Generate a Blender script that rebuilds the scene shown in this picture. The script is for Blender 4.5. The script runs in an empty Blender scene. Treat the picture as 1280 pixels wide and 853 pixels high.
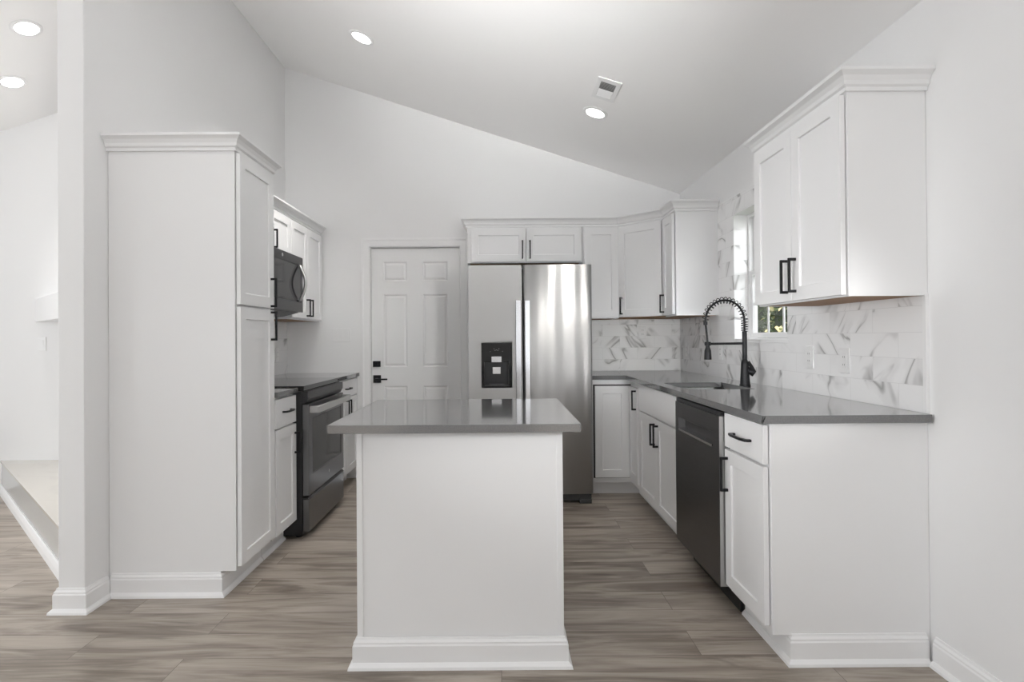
import bpy, bmesh, math, random
from mathutils import Vector, Matrix
PI = math.pi
SC = bpy.context.scene
COL = SC.collection

# ------------------------------------------------------------------ camera
cam_d = bpy.data.cameras.new('camera')
cam_d.sensor_width = 36.0
cam_d.lens = 36.0 * 692.6 / 1280.0
cam_d.shift_x = (640 - 623.91) / 1280.0
cam_d.shift_y = (419.06 - 426.5) / 1280.0
cam_d.clip_start = 0.02
cam = bpy.data.objects.new('camera', cam_d)
COL.objects.link(cam)
cam.matrix_world = (Matrix.Translation((0, 0, 1.2236)) @ Matrix.Rotation(PI / 2 + 0.0058, 4, 'X')
                    @ Matrix.Rotation(-0.0074, 4, 'Z'))
SC.camera = cam

# ------------------------------------------------------------------ sky, sun, added lamps, exposure
W = bpy.data.worlds.new('sky'); SC.world = W; W.use_nodes = True
W.node_tree.nodes['Background'].inputs[0].default_value = (0.89, 0.945, 1.0, 1)
W.node_tree.nodes['Background'].inputs[1].default_value = 1.8
sd = bpy.data.lights.new('sun', 'SUN'); sd.energy = 6.0; sd.angle = 0.01; sd.color = (1, .93, .8)
sun = bpy.data.objects.new('sun', sd); COL.objects.link(sun)
sun.rotation_euler = (math.radians(38), 0, math.radians(8))

def area(name, loc, rot, sx, sy, power, color=(1, 1, 1)):
    d = bpy.data.lights.new(name, 'AREA'); d.shape = 'RECTANGLE'; d.size = sx; d.size_y = sy
    d.energy = power; d.color = color
    o = bpy.data.objects.new(name, d); COL.objects.link(o)
    o.location = loc; o.rotation_euler = rot
    return o
# area lamps added at assumed, unseen openings behind and left, standing in for daylight
for x, w_, p_ in ((-4.1, 1.5, 4), (-1.9, 1.2, 2), (1.0, .75, 3)):
    area('rear_opening_lamp', (x, -4.35, 1.35), (PI / 2, 0, 0), w_, 2.1, p_)
area('living_opening_lamp', (-5.45, 1.6, 1.35), (PI / 2, 0, -PI / 2), 2.6, 2.0, 27)
area('living_opening_lamp', (-5.45, -1.8, 1.35), (PI / 2, 0, -PI / 2), 2.2, 2.0, 14)
fl = area('ceiling_fill', (-.9, -.2, 1.7), (0, 0, 0), .7, .7, 16)  # added lamp, out of view, aimed up to brighten the kitchen ceiling
fl.rotation_euler = (Vector((-.9, -.2, 1.7)) - Vector((-.1, 2.35, 3.22))).to_track_quat('Z', 'Y').to_euler()
fl.data.spread = math.radians(50)
area('sink_window_fill', (2.5, 2.3, 2.0), (0, 0, 0), 1.2, .9, 14)  # lamp added outside the sink window, out of view, to boost light inside
bpy.data.objects['sink_window_fill'].rotation_euler = (Vector((2.5, 2.3, 2.0)) - Vector((1.0, 4.2, 1.15))).to_track_quat('Z', 'Y').to_euler()
# small lamps added out of view to brighten the tile and back wall
for p_, t_, sp_, w_ in (((1.05, -.5, 1.3), (1.2, 4.88, 1.15), 18, .7), ((-1.7, .6, 1.35), (1.6, 3.0, 1.12), 40, 1.9), ((1.5, -.3, 1.5), (-.95, 4.89, 1.5), 32, 1.6)):
    fl = area('fill_lamp', p_, (0, 0, 0), .25, .25, w_)
    fl.rotation_euler = (Vector(p_) - Vector(t_)).to_track_quat('Z', 'Y').to_euler(); fl.data.spread = math.radians(sp_)
# up-facing lamp added above the camera, filling the room by ceiling bounce
area('bounce_fill', (-.2, .1, 1.55), (PI, 0, 0), .8, .8, 18)
SC.cycles.max_bounces = 16; SC.cycles.diffuse_bounces = 10
vs = SC.view_settings
SC.display_settings.display_device = 'sRGB'
vs.view_transform = 'Standard'; vs.look = 'None'; vs.gamma = 1.0; vs.exposure = 0.06
vs.use_curve_mapping = False

# ------------------------------------------------------------------ key dimensions (metres)
XR, XL, YB = 1.606, -1.88, 4.893       # kitchen faces of the right, left and back walls
XLL = -2.0                             # living-room face of the partition
YP = 2.51                              # front end of the partition
RX, RZ, SL = -1.94, 3.655, 0.329       # ridge and slope of the vaulted ceiling
def ceil_z(x): return RZ - SL * abs(x - RX)
YLIV = 4.54
CT, CI = 0.93, 0.915                   # worktop heights

# ------------------------------------------------------------------ materials
def mat(name, col, rough=.5, metal=0, spec=None, emit=None, coat=0):
    m = bpy.data.materials.new(name); m.use_nodes = True
    b = m.node_tree.nodes['Principled BSDF']
    b.inputs['Base Color'].default_value = (*col, 1)
    b.inputs['Roughness'].default_value = rough
    b.inputs['Metallic'].default_value = metal
    if spec is not None: b.inputs['Specular IOR Level'].default_value = spec
    if coat: b.inputs['Coat Weight'].default_value = coat; b.inputs['Coat Roughness'].default_value = .05
    if emit:
        b.inputs['Emission Color'].default_value = (*col, 1); b.inputs['Emission Strength'].default_value = emit
    return m
def nt(m): return m.node_tree.nodes, m.node_tree.links, m.node_tree.nodes['Principled BSDF']
def node(N, t, **kw):
    n = N.new(t)
    for k, v in kw.items(): setattr(n, k, v)
    return n
def mathn(N, L, op, a, b=None, clamp=False):
    n = N.new('ShaderNodeMath'); n.operation = op; n.use_clamp = clamp
    for i, v in enumerate((a, b)):
        if v is None: continue
        if isinstance(v, (int, float)): n.inputs[i].default_value = v
        else: L.new(v, n.inputs[i])
    return n.outputs[0]
def ramp(N, L, f, stops):
    r = N.new('ShaderNodeValToRGB'); e = r.color_ramp.elements
    e[0].position, e[0].color = stops[0][0], (*stops[0][1], 1)
    e[1].position, e[1].color = stops[-1][0], (*stops[-1][1], 1)
    for p, c in stops[1:-1]:
        x = e.new(p); x.color = (*c, 1)
    L.new(f, r.inputs[0]); return r.outputs[0]

def painted(name, col, rough, scale=220, dist=.0004):
    m = mat(name, col, rough); N, L, b = nt(m)
    tc = N.new('ShaderNodeTexCoord'); nz = N.new('ShaderNodeTexNoise'); nz.inputs['Scale'].default_value = scale
    L.new(tc.outputs['Object'], nz.inputs['Vector'])
    bp = N.new('ShaderNodeBump'); bp.inputs['Strength'].default_value = .12; bp.inputs['Distance'].default_value = dist
    L.new(nz.outputs['Fac'], bp.inputs['Height']); L.new(bp.outputs['Normal'], b.inputs['Normal'])
    return m
M_WALL = painted('wall_paint', (.86, .86, .862), .6)
M_CEIL = painted('ceiling_paint', (.93, .925, .92), .7)
M_TRIM = mat('trim_paint', (.89, .89, .893), .35)
M_CAB = painted('cabinet_paint', (.87, .87, .873), .34, 60, .0003)
M_DOOR = mat('door_paint', (.86, .86, .86), .4)
M_BLACK = mat('matte_black_metal', (.018, .018, .02), .42, .6)
M_GAPSHADE = mat('gap_shade', (.03, .03, .03), .8)  # near-black colour standing in for shade in gaps and slots
M_WOOD = mat('raw_plywood', (.36, .20, .10), .6)
M_PLASTIC = mat('white_plastic', (.86, .86, .86), .3)
M_BGLASS = mat('black_glass', (.012, .012, .013), .06)
M_BENAMEL = mat('black_enamel', (.016, .016, .017), .3)
M_CHROME = mat('bright_steel', (.72, .72, .73), .18, 1)
M_DRAWGREY = mat('grille_grey', (.06, .06, .06), .5)
M_LAMP = mat('lamp_lens', (1, .98, .95), .5, emit=9)
M_VENTIN = mat('vent_dark', (.10, .10, .10), .7)

def steel(name, col, rough, wave=.0, axis='x', aniso=0):
    m = mat(name, col, rough, 1); N, L, b = nt(m)
    if aniso:                                              # horizontally brushed sheet: highlights stretch upright
        tg = N.new('ShaderNodeTangent'); tg.direction_type = 'RADIAL'; tg.axis = 'Z'; L.new(tg.outputs[0], b.inputs['Tangent'])
        b.inputs['Anisotropic'].default_value = aniso; b.inputs['Anisotropic Rotation'].default_value = 0.25
    tc = N.new('ShaderNodeTexCoord')
    mp = N.new('ShaderNodeMapping'); mp.inputs['Scale'].default_value = (400, 400, 3) if axis == 'z' else (3, 3, 400)
    L.new(tc.outputs['Object'], mp.inputs[0])
    nz = N.new('ShaderNodeTexNoise'); nz.inputs['Scale'].default_value = 1; L.new(mp.outputs[0], nz.inputs['Vector'])
    L.new(mathn(N, L, 'ADD', mathn(N, L, 'MULTIPLY', nz.outputs['Fac'], .14), rough - .07), b.inputs['Roughness'])
    if wave:
        mp2 = N.new('ShaderNodeMapping'); mp2.inputs['Scale'].default_value = (7, 7, .55)
        L.new(tc.outputs['Object'], mp2.inputs[0])
        n2 = N.new('ShaderNodeTexNoise'); n2.inputs['Scale'].default_value = 1; n2.inputs['Detail'].default_value = 1
        L.new(mp2.outputs[0], n2.inputs['Vector'])
        bp = N.new('ShaderNodeBump'); bp.inputs['Strength'].default_value = 1; bp.inputs['Distance'].default_value = wave
        L.new(n2.outputs['Fac'], bp.inputs['Height']); L.new(bp.outputs['Normal'], b.inputs['Normal'])
    return m
M_STEEL = steel('stainless_steel', (.56, .56, .555), .34, .004, 'z', .9)
M_STEELW = steel('wavy_stainless_steel', (.56, .56, .56), .46, .02, 'z', .85)
M_DSTEEL = steel('dark_stainless_steel', (.17, .17, .175), .33, 0, 'x')
M_RSTEEL = mat('range_stainless_steel', (.20, .20, .205), .30, 1)
M_MSTEEL = mat('microwave_dark_steel', (.085, .085, .088), .35, .9)
M_SINK = steel('sink_steel', (.55, .55, .55), .25, 0, 'x')

def quartz():
    m = mat('grey_quartz', (.19, .19, .192), .10, spec=1.0, coat=.6); N, L, b = nt(m)
    tc = N.new('ShaderNodeTexCoord')
    nz = N.new('ShaderNodeTexNoise'); nz.inputs['Scale'].default_value = 260; nz.inputs['Detail'].default_value = 2
    L.new(tc.outputs['Object'], nz.inputs['Vector'])
    L.new(ramp(N, L, nz.outputs['Fac'], [(.3, (.12, .12, .122)), (.7, (.16, .16, .162))]), b.inputs['Base Color'])
    return m
M_QUARTZ = quartz()

def floor_mat():
    m = mat('grey_brown_planks', (.2, .17, .15), .36); N, L, b = nt(m)
    tc = N.new('ShaderNodeTexCoord')
    br = N.new('ShaderNodeTexBrick'); br.offset = .37; br.offset_frequency = 2; br.squash = 1
    br.inputs['Scale'].default_value = 1; br.inputs['Brick Width'].default_value = 1.22
    br.inputs['Row Height'].default_value = .178; br.inputs['Mortar Size'].default_value = .0012
    br.inputs['Mortar Smooth'].default_value = .2
    br.inputs['Color1'].default_value = (0, 0, 0, 1); br.inputs['Color2'].default_value = (1, 1, 1, 1)
    br.inputs['Mortar'].default_value = (.5, .5, .5, 1)
    L.new(tc.outputs['Object'], br.inputs['Vector'])
    off = N.new('ShaderNodeVectorMath'); off.operation = 'MULTIPLY_ADD'
    L.new(br.outputs['Color'], off.inputs[0]); off.inputs[1].default_value = (13, 7, 3); L.new(tc.outputs['Object'], off.inputs[2])
    def grain(sx, sy, det, dist, rough=.55):
        mp = N.new('ShaderNodeMapping'); mp.inputs['Scale'].default_value = (sx, sy, 1); L.new(off.outputs[0], mp.inputs[0])
        n = N.new('ShaderNodeTexNoise'); n.inputs['Scale'].default_value = 1; n.inputs['Detail'].default_value = det
        n.inputs['Roughness'].default_value = rough; n.inputs['Distortion'].default_value = dist
        L.new(mp.outputs[0], n.inputs['Vector']); return n
    n1 = grain(1.5, 11, 6, 1.4); n2 = grain(5, 120, 3, .3); n3 = grain(.8, 3.2, 2, .4)
    # scattered dark knots and smudges along the grain
    mk = N.new('ShaderNodeMapping'); mk.inputs['Scale'].default_value = (2.2, 7, 1); L.new(off.outputs[0], mk.inputs[0])
    vo = N.new('ShaderNodeTexVoronoi'); vo.inputs['Scale'].default_value = 1; L.new(mk.outputs[0], vo.inputs['Vector'])
    kn = mathn(N, L, 'SUBTRACT', 1, mathn(N, L, 'DIVIDE', vo.outputs['Distance'], .22), True)
    g = mathn(N, L, 'ADD', mathn(N, L, 'MULTIPLY', n1.outputs['Fac'], .62), mathn(N, L, 'MULTIPLY', n2.outputs['Fac'], .16))
    g = mathn(N, L, 'ADD', g, mathn(N, L, 'MULTIPLY', n3.outputs['Fac'], .22))
    g = mathn(N, L, 'SUBTRACT', g, mathn(N, L, 'MULTIPLY', kn, .10))
    g = mathn(N, L, 'ADD', g, mathn(N, L, 'MULTIPLY', mathn(N, L, 'SUBTRACT', br.outputs['Color'], .5), .07))
    c = ramp(N, L, g, [(.30, (.115, .091, .072)), (.43, (.24, .203, .168)), (.52, (.365, .318, .270)), (.62, (.44, .392, .340)), (.75, (.52, .47, .415))])
    mx = N.new('ShaderNodeMix'); mx.data_type = 'RGBA'
    L.new(br.outputs['Fac'], mx.inputs[0]); L.new(c, mx.inputs[6]); mx.inputs[7].default_value = (.13, .108, .09, 1)
    L.new(mx.outputs[2], b.inputs['Base Color'])
    bp = N.new('ShaderNodeBump'); bp.inputs['Strength'].default_value = .25; bp.inputs['Distance'].default_value = .001
    L.new(n2.outputs['Fac'], bp.inputs['Height']); L.new(bp.outputs['Normal'], b.inputs['Normal'])
    return m
M_FLOOR = floor_mat()

def marble_tile(name, bw=.305, rh=.1016, z0=CT, base=(.93, .93, .932), big=1.0, flat=False, offset=.5, strength=1.0):
    m = mat(name, base, .16); N, L, b = nt(m)
    tc = N.new('ShaderNodeTexCoord'); sp = N.new('ShaderNodeSeparateXYZ'); L.new(tc.outputs['Object'], sp.inputs[0])
    cb = N.new('ShaderNodeCombineXYZ')
    if flat:
        L.new(sp.outputs[0], cb.inputs[0]); L.new(sp.outputs[1], cb.inputs[1])
    else:
        L.new(mathn(N, L, 'ADD', sp.outputs[0], sp.outputs[1]), cb.inputs[0])
        L.new(mathn(N, L, 'SUBTRACT', sp.outputs[2], z0), cb.inputs[1])
    br = N.new('ShaderNodeTexBrick'); br.offset = offset
    br.inputs['Scale'].default_value = 1; br.inputs['Brick Width'].default_value = bw; br.inputs['Row Height'].default_value = rh
    br.inputs['Mortar Size'].default_value = .0009; br.inputs['Mortar Smooth'].default_value = .3
    br.inputs['Color1'].default_value = (0, 0, 0, 1); br.inputs['Color2'].default_value = (1, 1, 1, 1)
    br.inputs['Mortar'].default_value = (.5, .5, .5, 1)
    L.new(cb.outputs[0], br.inputs['Vector'])
    off = N.new('ShaderNodeVectorMath'); off.operation = 'MULTIPLY_ADD'
    L.new(br.outputs['Color'], off.inputs[0]); off.inputs[1].default_value = (2.3, 1.7, 4.1); L.new(cb.outputs[0], off.inputs[2])
    # veins: narrow iso-lines of a stretched, turned noise, broken up by a second noise
    sg = mathn(N, L, 'SUBTRACT', mathn(N, L, 'MULTIPLY', mathn(N, L, 'GREATER_THAN', br.outputs['Color'], .42), 2), 1)
    vr = N.new('ShaderNodeVectorRotate'); vr.rotation_type = 'Z_AXIS'
    L.new(mathn(N, L, 'MULTIPLY', sg, math.radians(48)), vr.inputs['Angle']); L.new(off.outputs[0], vr.inputs['Vector'])
    mp = N.new('ShaderNodeMapping'); mp.inputs['Scale'].default_value = (1.5 * big, 4.6 * big, 1); L.new(vr.outputs[0], mp.inputs[0])
    def vein(scale, width, dist, power=1):
        n = N.new('ShaderNodeTexNoise'); n.inputs['Scale'].default_value = scale; n.inputs['Detail'].default_value = 3
        n.inputs['Roughness'].default_value = .45; n.inputs['Distortion'].default_value = dist
        L.new(mp.outputs[0], n.inputs['Vector'])
        d = mathn(N, L, 'ABSOLUTE', mathn(N, L, 'SUBTRACT', n.outputs['Fac'], .5))
        return mathn(N, L, 'SUBTRACT', 1, mathn(N, L, 'DIVIDE', d, width), True)
    mk = N.new('ShaderNodeTexNoise'); mk.inputs['Scale'].default_value = 4.5; mk.inputs['Detail'].default_value = 1
    L.new(off.outputs[0], mk.inputs['Vector'])
    mr = N.new('ShaderNodeMapRange'); mr.inputs[1].default_value = .44; mr.inputs[2].default_value = .62
    L.new(mk.outputs['Fac'], mr.inputs[0])
    v1 = mathn(N, L, 'MULTIPLY', vein(1.0, .026, .7), mr.outputs[0])
    v2 = mathn(N, L, 'MULTIPLY', vein(1.0, .085, .7), mathn(N, L, 'MULTIPLY', mr.outputs[0], .22 * strength))
    v = mathn(N, L, 'ADD', mathn(N, L, 'MULTIPLY', v1, .62 * strength), v2, True)
    mx = N.new('ShaderNodeMix'); mx.data_type = 'RGBA'; L.new(v, mx.inputs[0])
    mx.inputs[6].default_value = (*base, 1); mx.inputs[7].default_value = (.30, .295, .29, 1)
    m2 = N.new('ShaderNodeMix'); m2.data_type = 'RGBA'; L.new(br.outputs['Fac'], m2.inputs[0])
    L.new(mx.outputs[2], m2.inputs[6]); m2.inputs[7].default_value = tuple(c * .82 for c in base) + (1,)
    L.new(m2.outputs[2], b.inputs['Base Color'])
    return m
M_TILE = marble_tile('marble_tile')
M_HTOP = marble_tile('hearth_top_tile', .9, .6, 0, (.60, .575, .53), .5, True, strength=.12)
M_HFACE = marble_tile('hearth_face_tile', .9, .6, 0, (.60, .60, .59), .5, strength=.2)

def glass_mat():
    m = bpy.data.materials.new('window_glass'); m.use_nodes = True; N, L = m.node_tree.nodes, m.node_tree.links
    N.clear(); o = N.new('ShaderNodeOutputMaterial'); mx = N.new('ShaderNodeMixShader')
    t = N.new('ShaderNodeBsdfTransparent'); g = N.new('ShaderNodeBsdfGlossy'); g.inputs['Roughness'].default_value = .02
    mx.inputs[0].default_value = .06; L.new(t.outputs[0], mx.inputs[1]); L.new(g.outputs[0], mx.inputs[2])
    L.new(mx.outputs[0], o.inputs[0]); return m
M_GLASS = glass_mat()
M_LEAF = mat('leaf_green', (.06, .09, .03), .45)
M_LEAFSUN = mat('leaf_sunlit', (.62, .55, .30), .45)  # sunlight on leaves painted in as a pale yellow colour
M_LEAFSHADE = mat('leaf_shade', (.022, .032, .012), .8)  # shade inside the shrubs painted as a darker leaf colour
M_BARK = mat('bark', (.12, .08, .05), .8)
M_GRASS = mat('lawn', (.08, .11, .03), .9)

# ------------------------------------------------------------------ mesh builder
class MB:
    def __init__(s): s.v = []; s.f = []
    def add(s, vs, fs):
        k = len(s.v); s.v += [tuple(p) for p in vs]; s.f += [tuple(i + k for i in f) for f in fs]; return s
    def box(s, x0, x1, y0, y1, z0, z1):
        vs = [(x, y, z) for z in (z0, z1) for y in (y0, y1) for x in (x0, x1)]
        return s.add(vs, [(0, 2, 3, 1), (4, 5, 7, 6), (0, 1, 5, 4), (1, 3, 7, 5), (3, 2, 6, 7), (2, 0, 4, 6)])
    def prism(s, poly, t0, t1, fn):                       # polygon (a, b) extruded along t; fn(a, b, t) -> xyz
        n = len(poly)
        vs = [fn(a, b, t0) for a, b in poly] + [fn(a, b, t1) for a, b in poly]
        fs = [tuple(range(n)), tuple(range(2 * n - 1, n - 1, -1))]
        fs += [(i, (i + 1) % n, n + (i + 1) % n, n + i) for i in range(n)]
        return s.add(vs, fs)
    def sweep(s, path, prof, fn=lambda a, b, h: (a, b, h), closed=False):
        # path: 2D points; profile (out, height), out to the right-hand side of travel
        P = [Vector(p) for p in path]; n = len(P)
        def nrm(i): d = (P[(i + 1) % n] - P[i]).normalized(); return Vector((d.y, -d.x))
        ring = []
        for i in range(n):
            if closed: a, b = nrm((i - 1) % n), nrm(i)
            else: a = nrm(i - 1) if i > 0 else nrm(0); b = nrm(i) if i < n - 1 else nrm(n - 2)
            m = (a + b) / (1 + a.dot(b))
            ring.append([fn(P[i].x + m.x * o, P[i].y + m.y * o, h) for o, h in prof])
        k = len(prof); vs = [p for r in ring for p in r]; fs = []
        for i in range(n if closed else n - 1):
            j = (i + 1) % n
            for q in range(k):
                r = (q + 1) % k; fs.append((i * k + q, i * k + r, j * k + r, j * k + q))
        if not closed: fs += [tuple(range(k)), tuple(range(n * k - 1, (n - 1) * k - 1, -1))]
        return s.add(vs, fs)
    def tube(s, pts, r, n=10, closed_ends=True):
        P = [Vector(p) for p in pts]; up = None; vs = []; R = r if isinstance(r, (list, tuple)) else [r] * len(P)
        for i, p in enumerate(P):
            d = (P[min(i + 1, len(P) - 1)] - P[max(i - 1, 0)]).normalized()
            if up is None:
                up = d.orthogonal().normalized()
            up = (up - d * up.dot(d)).normalized(); sd_ = d.cross(up)
            for q in range(n):
                a = 2 * PI * q / n; vs.append(p + (up * math.cos(a) + sd_ * math.sin(a)) * R[i])
        fs = [(i * n + q, i * n + (q + 1) % n, (i + 1) * n + (q + 1) % n, (i + 1) * n + q) for i in range(len(P) - 1) for q in range(n)]
        if closed_ends: fs += [tuple(range(n))[::-1], tuple(range((len(P) - 1) * n, len(P) * n))]
        return s.add(vs, fs)
    def lathe(s, prof, n=32, c=(0, 0, 0)):                # profile (r, z) closed loop or from axis to axis
        k = len(prof); vs = [(c[0] + r * math.cos(2 * PI * q / n), c[1] + r * math.sin(2 * PI * q / n), c[2] + z) for q in range(n) for r, z in prof]
        fs = [(q * k + i, ((q + 1) % n) * k + i, ((q + 1) % n) * k + i + 1, q * k + i + 1) for q in range(n) for i in range(k - 1)]
        return s.add(vs, fs)
    def cells(s, us, vs_, keep, t0, t1, fn):              # grid of cells with thickness; fn(u, v, t) -> xyz
        idx = {}; V = []; F = []
        def g(i, j, k):
            if (i, j, k) not in idx: idx[i, j, k] = len(V); V.append(fn(us[i], vs_[j], (t0, t1)[k]))
            return idx[i, j, k]
        nu, nv = len(us) - 1, len(vs_) - 1
        on = lambda i, j: 0 <= i < nu and 0 <= j < nv and keep(i, j)
        for i in range(nu):
            for j in range(nv):
                if not on(i, j): continue
                for k in (0, 1): F.append((g(i, j, k), g(i + 1, j, k), g(i + 1, j + 1, k), g(i, j + 1, k)))
                if not on(i - 1, j): F.append((g(i, j, 0), g(i, j + 1, 0), g(i, j + 1, 1), g(i, j, 1)))
                if not on(i + 1, j): F.append((g(i + 1, j, 0), g(i + 1, j + 1, 0), g(i + 1, j + 1, 1), g(i + 1, j, 1)))
                if not on(i, j - 1): F.append((g(i, j, 0), g(i + 1, j, 0), g(i + 1, j, 1), g(i, j, 1)))
                if not on(i, j + 1): F.append((g(i, j + 1, 0), g(i + 1, j + 1, 0), g(i + 1, j + 1, 1), g(i, j + 1, 1)))
        return s.add(V, F)
    def pocket(s, x0, x1, z0, z1, hx0, hx1, hz0, hz1, yf, yb, yp, lip=0):
        # slab in the xz plane (front yf, back yb) with a pocket down to yp; lip narrows the pocket floor
        a = [(x0, z0), (x1, z0), (x1, z1), (x0, z1)]; h = [(hx0, hz0), (hx1, hz0), (hx1, hz1), (hx0, hz1)]
        q = [(hx0 + lip, hz0 + lip), (hx1 - lip, hz0 + lip), (hx1 - lip, hz1 - lip), (hx0 + lip, hz1 - lip)]
        vs = [(x, yb, z) for x, z in a] + [(x, yf, z) for x, z in a] + [(x, yf, z) for x, z in h] + [(x, yp, z) for x, z in q]
        fs = [(0, 1, 2, 3), (12, 13, 14, 15)]
        for i in range(4):
            j = (i + 1) % 4
            fs += [(i, j, 4 + j, 4 + i), (4 + i, 4 + j, 8 + j, 8 + i), (8 + i, 8 + j, 12 + j, 12 + i)]
        return s.add(vs, fs)
    def build(s, name, m, parent=None, bevel=0, seg=2, smooth=False, post=None, loc=None, rot=None):
        me = bpy.data.meshes.new(name); me.from_pydata(s.v, [], s.f)
        bm = bmesh.new(); bm.from_mesh(me); bmesh.ops.remove_doubles(bm, verts=bm.verts, dist=1e-6)
        if post: post(bm)
        bmesh.ops.recalc_face_normals(bm, faces=bm.faces)
        if smooth:
            for f in bm.faces: f.smooth = True
        bm.to_mesh(me); bm.free()
        me.materials.append(m)
        o = bpy.data.objects.new(name, me); COL.objects.link(o)
        if parent: o.parent = parent
        if loc: o.location = loc
        if rot: o.rotation_euler = rot
        if bevel:
            b = o.modifiers.new('bevel', 'BEVEL'); b.width = bevel; b.segments = seg; b.limit_method = 'ANGLE'; b.angle_limit = math.radians(40)
        return o

def tag(o, label, cat, group=None, kind=None):
    o['label'] = label; o['category'] = cat
    if group: o['group'] = group
    if kind: o['kind'] = kind
    return o
def struct(o, label=None):
    o['kind'] = 'structure'
    if label: o['label'] = label
    return o
def empty(name, loc, rz=0):
    o = bpy.data.objects.new(name, None); COL.objects.link(o); o.empty_display_size = .1
    o.location = loc; o.rotation_euler = (0, 0, rz); return o

YZ = lambda x0: (lambda u, v, t: (t, u, v))
# ------------------------------------------------------------------ room shell
REAR, LEFT = -4.5, -5.6
m = MB(); m.box(LEFT, XR + .0, REAR, YB, -.08, 0); struct(m.build('floor', M_FLOOR), 'grey-brown wood plank floor running through the kitchen')
# right wall with the window over the sink
WY0, WY1, WZ0, WZ1 = 3.06, 3.765, 1.185, 2.055
us = [REAR, WY0, WY1, YB]; vz = [0, WZ0, WZ1, ceil_z(XR)]
m = MB(); m.cells(us, vz, lambda i, j: not (i == 1 and j == 1), XR, XR + .14, lambda u, v, t: (t, u, v))
struct(m.build('wall_right', M_WALL), 'long white wall on the right with the sink window')
# back wall with the door opening
DX0, DX1, DZ = -1.135, -.345, 2.035
zt = lambda x: ceil_z(x)
m = MB()
poly = [(XLL, 0), (DX0, 0), (DX0, DZ), (DX1, DZ), (DX1, 0), (XR + .14, 0), (XR + .14, zt(XR + .14)), (RX, RZ), (XLL, zt(XLL))]
m.prism(poly, YB, YB + .14, lambda a, b, t: (a, t, b))
struct(m.build('wall_back', M_WALL), 'white gable wall behind the door and the fridge')
# partition on the left of the kitchen
m = MB(); m.prism([(XLL, 0), (XL, 0), (XL, zt(XL)), (RX, RZ), (XLL, zt(XLL))], YP, YB, lambda a, b, t: (a, t, b))
struct(m.build('wall_partition', M_WALL, bevel=.004), 'white partition wall behind the pantry, ending at a squared corner')
# living-room walls (seen past the partition)
m = MB(); m.prism([(LEFT, 0), (XLL, 0), (XLL, zt(XLL)), (LEFT, zt(LEFT))], YLIV, YLIV + .12, lambda a, b, t: (a, t, b))
struct(m.build('wall_living', M_WALL), 'bright white living room wall beyond the partition')
us = [REAR, -2.9, -.7, .3, 2.9, YLIV + .12]; vz = [0, .3, 2.35, zt(LEFT)]
m = MB(); m.cells(us, vz, lambda i, j: not (j == 1 and i in (1, 3)), LEFT - .12, LEFT, lambda u, v, t: (t, u, v)); struct(m.build('wall_left', M_WALL))
us = [LEFT, -4.9, -3.3, -2.55, -1.25, .6, 1.4, XR + .14]; vz = [0, .3, 2.4]
m = MB(); m.cells(us, vz, lambda i, j: not (j == 1 and i in (1, 3, 5)), REAR - .12, REAR, lambda u, v, t: (u, t, v))
m.prism([(LEFT, 2.4), (XR + .14, 2.4), (XR + .14, zt(XR + .14)), (RX, RZ), (LEFT, zt(LEFT))], REAR - .12, REAR, lambda a, b, t: (a, t, b))
struct(m.build('wall_rear', M_WALL))
# vaulted ceiling: two slopes meeting at the ridge
m = MB(); m.prism([(RX, RZ), (XR + .3, zt(XR + .3)), (XR + .3, zt(XR + .3) + .12), (RX, RZ + .12), (LEFT - .2, zt(LEFT - .2) + .12), (LEFT - .2, zt(LEFT - .2))],
                  REAR - .2, YB + .2, lambda a, b, t: (a, t, b))
struct(m.build('ceiling', M_CEIL), 'white vaulted ceiling sloping down to the right wall')

BASE = [(0, 0), (.030, 0), (.028, .010), (.018, .020), (.015, .022), (.015, .082), (.012, .088), (.012, .094), (.006, .102), (.004, .110), (0, .110)]
def baseboard(name, path, parent=None, m_=None, prof=BASE):
    b = MB(); b.sweep(path, prof); return b.build(name, m_ or M_TRIM, parent)
struct(baseboard('baseboard_right', [(XR - .0005, 2.05), (XR - .0005, REAR)]), 'white baseboard along the right wall')
struct(baseboard('baseboard_partition', [(XLL - .0005, 2.60), (XLL - .0005, YP - .0005), (XL + .0005, YP - .0005), (XL + .0005, 2.648)]), 'white baseboard wrapping the end of the partition wall')

# ------------------------------------------------------------------ door in the back wall
dr = empty('door_1', ((DX0 + DX1) / 2, YB + .03, 0)); struct(dr, 'white six-panel door in the back wall')
dr['label'] = 'white six-panel interior door with black hardware'
sx0, sx1 = DX0 + .004, DX1 - .004
ux = [sx0, -1.027, -.816, -.677, -.455, sx1]; vz = [.008, .20, .807, .975, 1.62, 1.738, 1.911, DZ - .006]
m = MB(); cx = (DX0 + DX1) / 2
f = lambda u, v, t: (u - cx, t, v)
m.cells(ux, vz, lambda i, j: not (i in (1, 3) and j in (1, 3, 5)), 0, .04, f)
for i in (1, 3):
    for j in (1, 3, 5):
        a0, a1, b0, b1 = ux[i], ux[i + 1], vz[j], vz[j + 1]; g = .030
        P = [(a0, b0), (a1, b0), (a1, b1), (a0, b1)]
        Q = [(a0 + .012, b0 + .012), (a1 - .012, b0 + .012), (a1 - .012, b1 - .012), (a0 + .012, b1 - .012)]
        R_ = [(a0 + g, b0 + g), (a1 - g, b0 + g), (a1 - g, b1 - g), (a0 + g, b1 - g)]
        vs_ = [f(*p, 0) for p in P] + [f(*p, .010) for p in Q] + [f(*p, .002) for p in R_] + [f(*p, .04) for p in P]
        fs = [(8, 9, 10, 11), (12, 13, 14, 15)]
        for k in range(4):
            l = (k + 1) % 4; fs += [(k, l, 4 + l, 4 + k), (4 + k, 4 + l, 8 + l, 8 + k)]
        m.add(vs_, fs)
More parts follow.
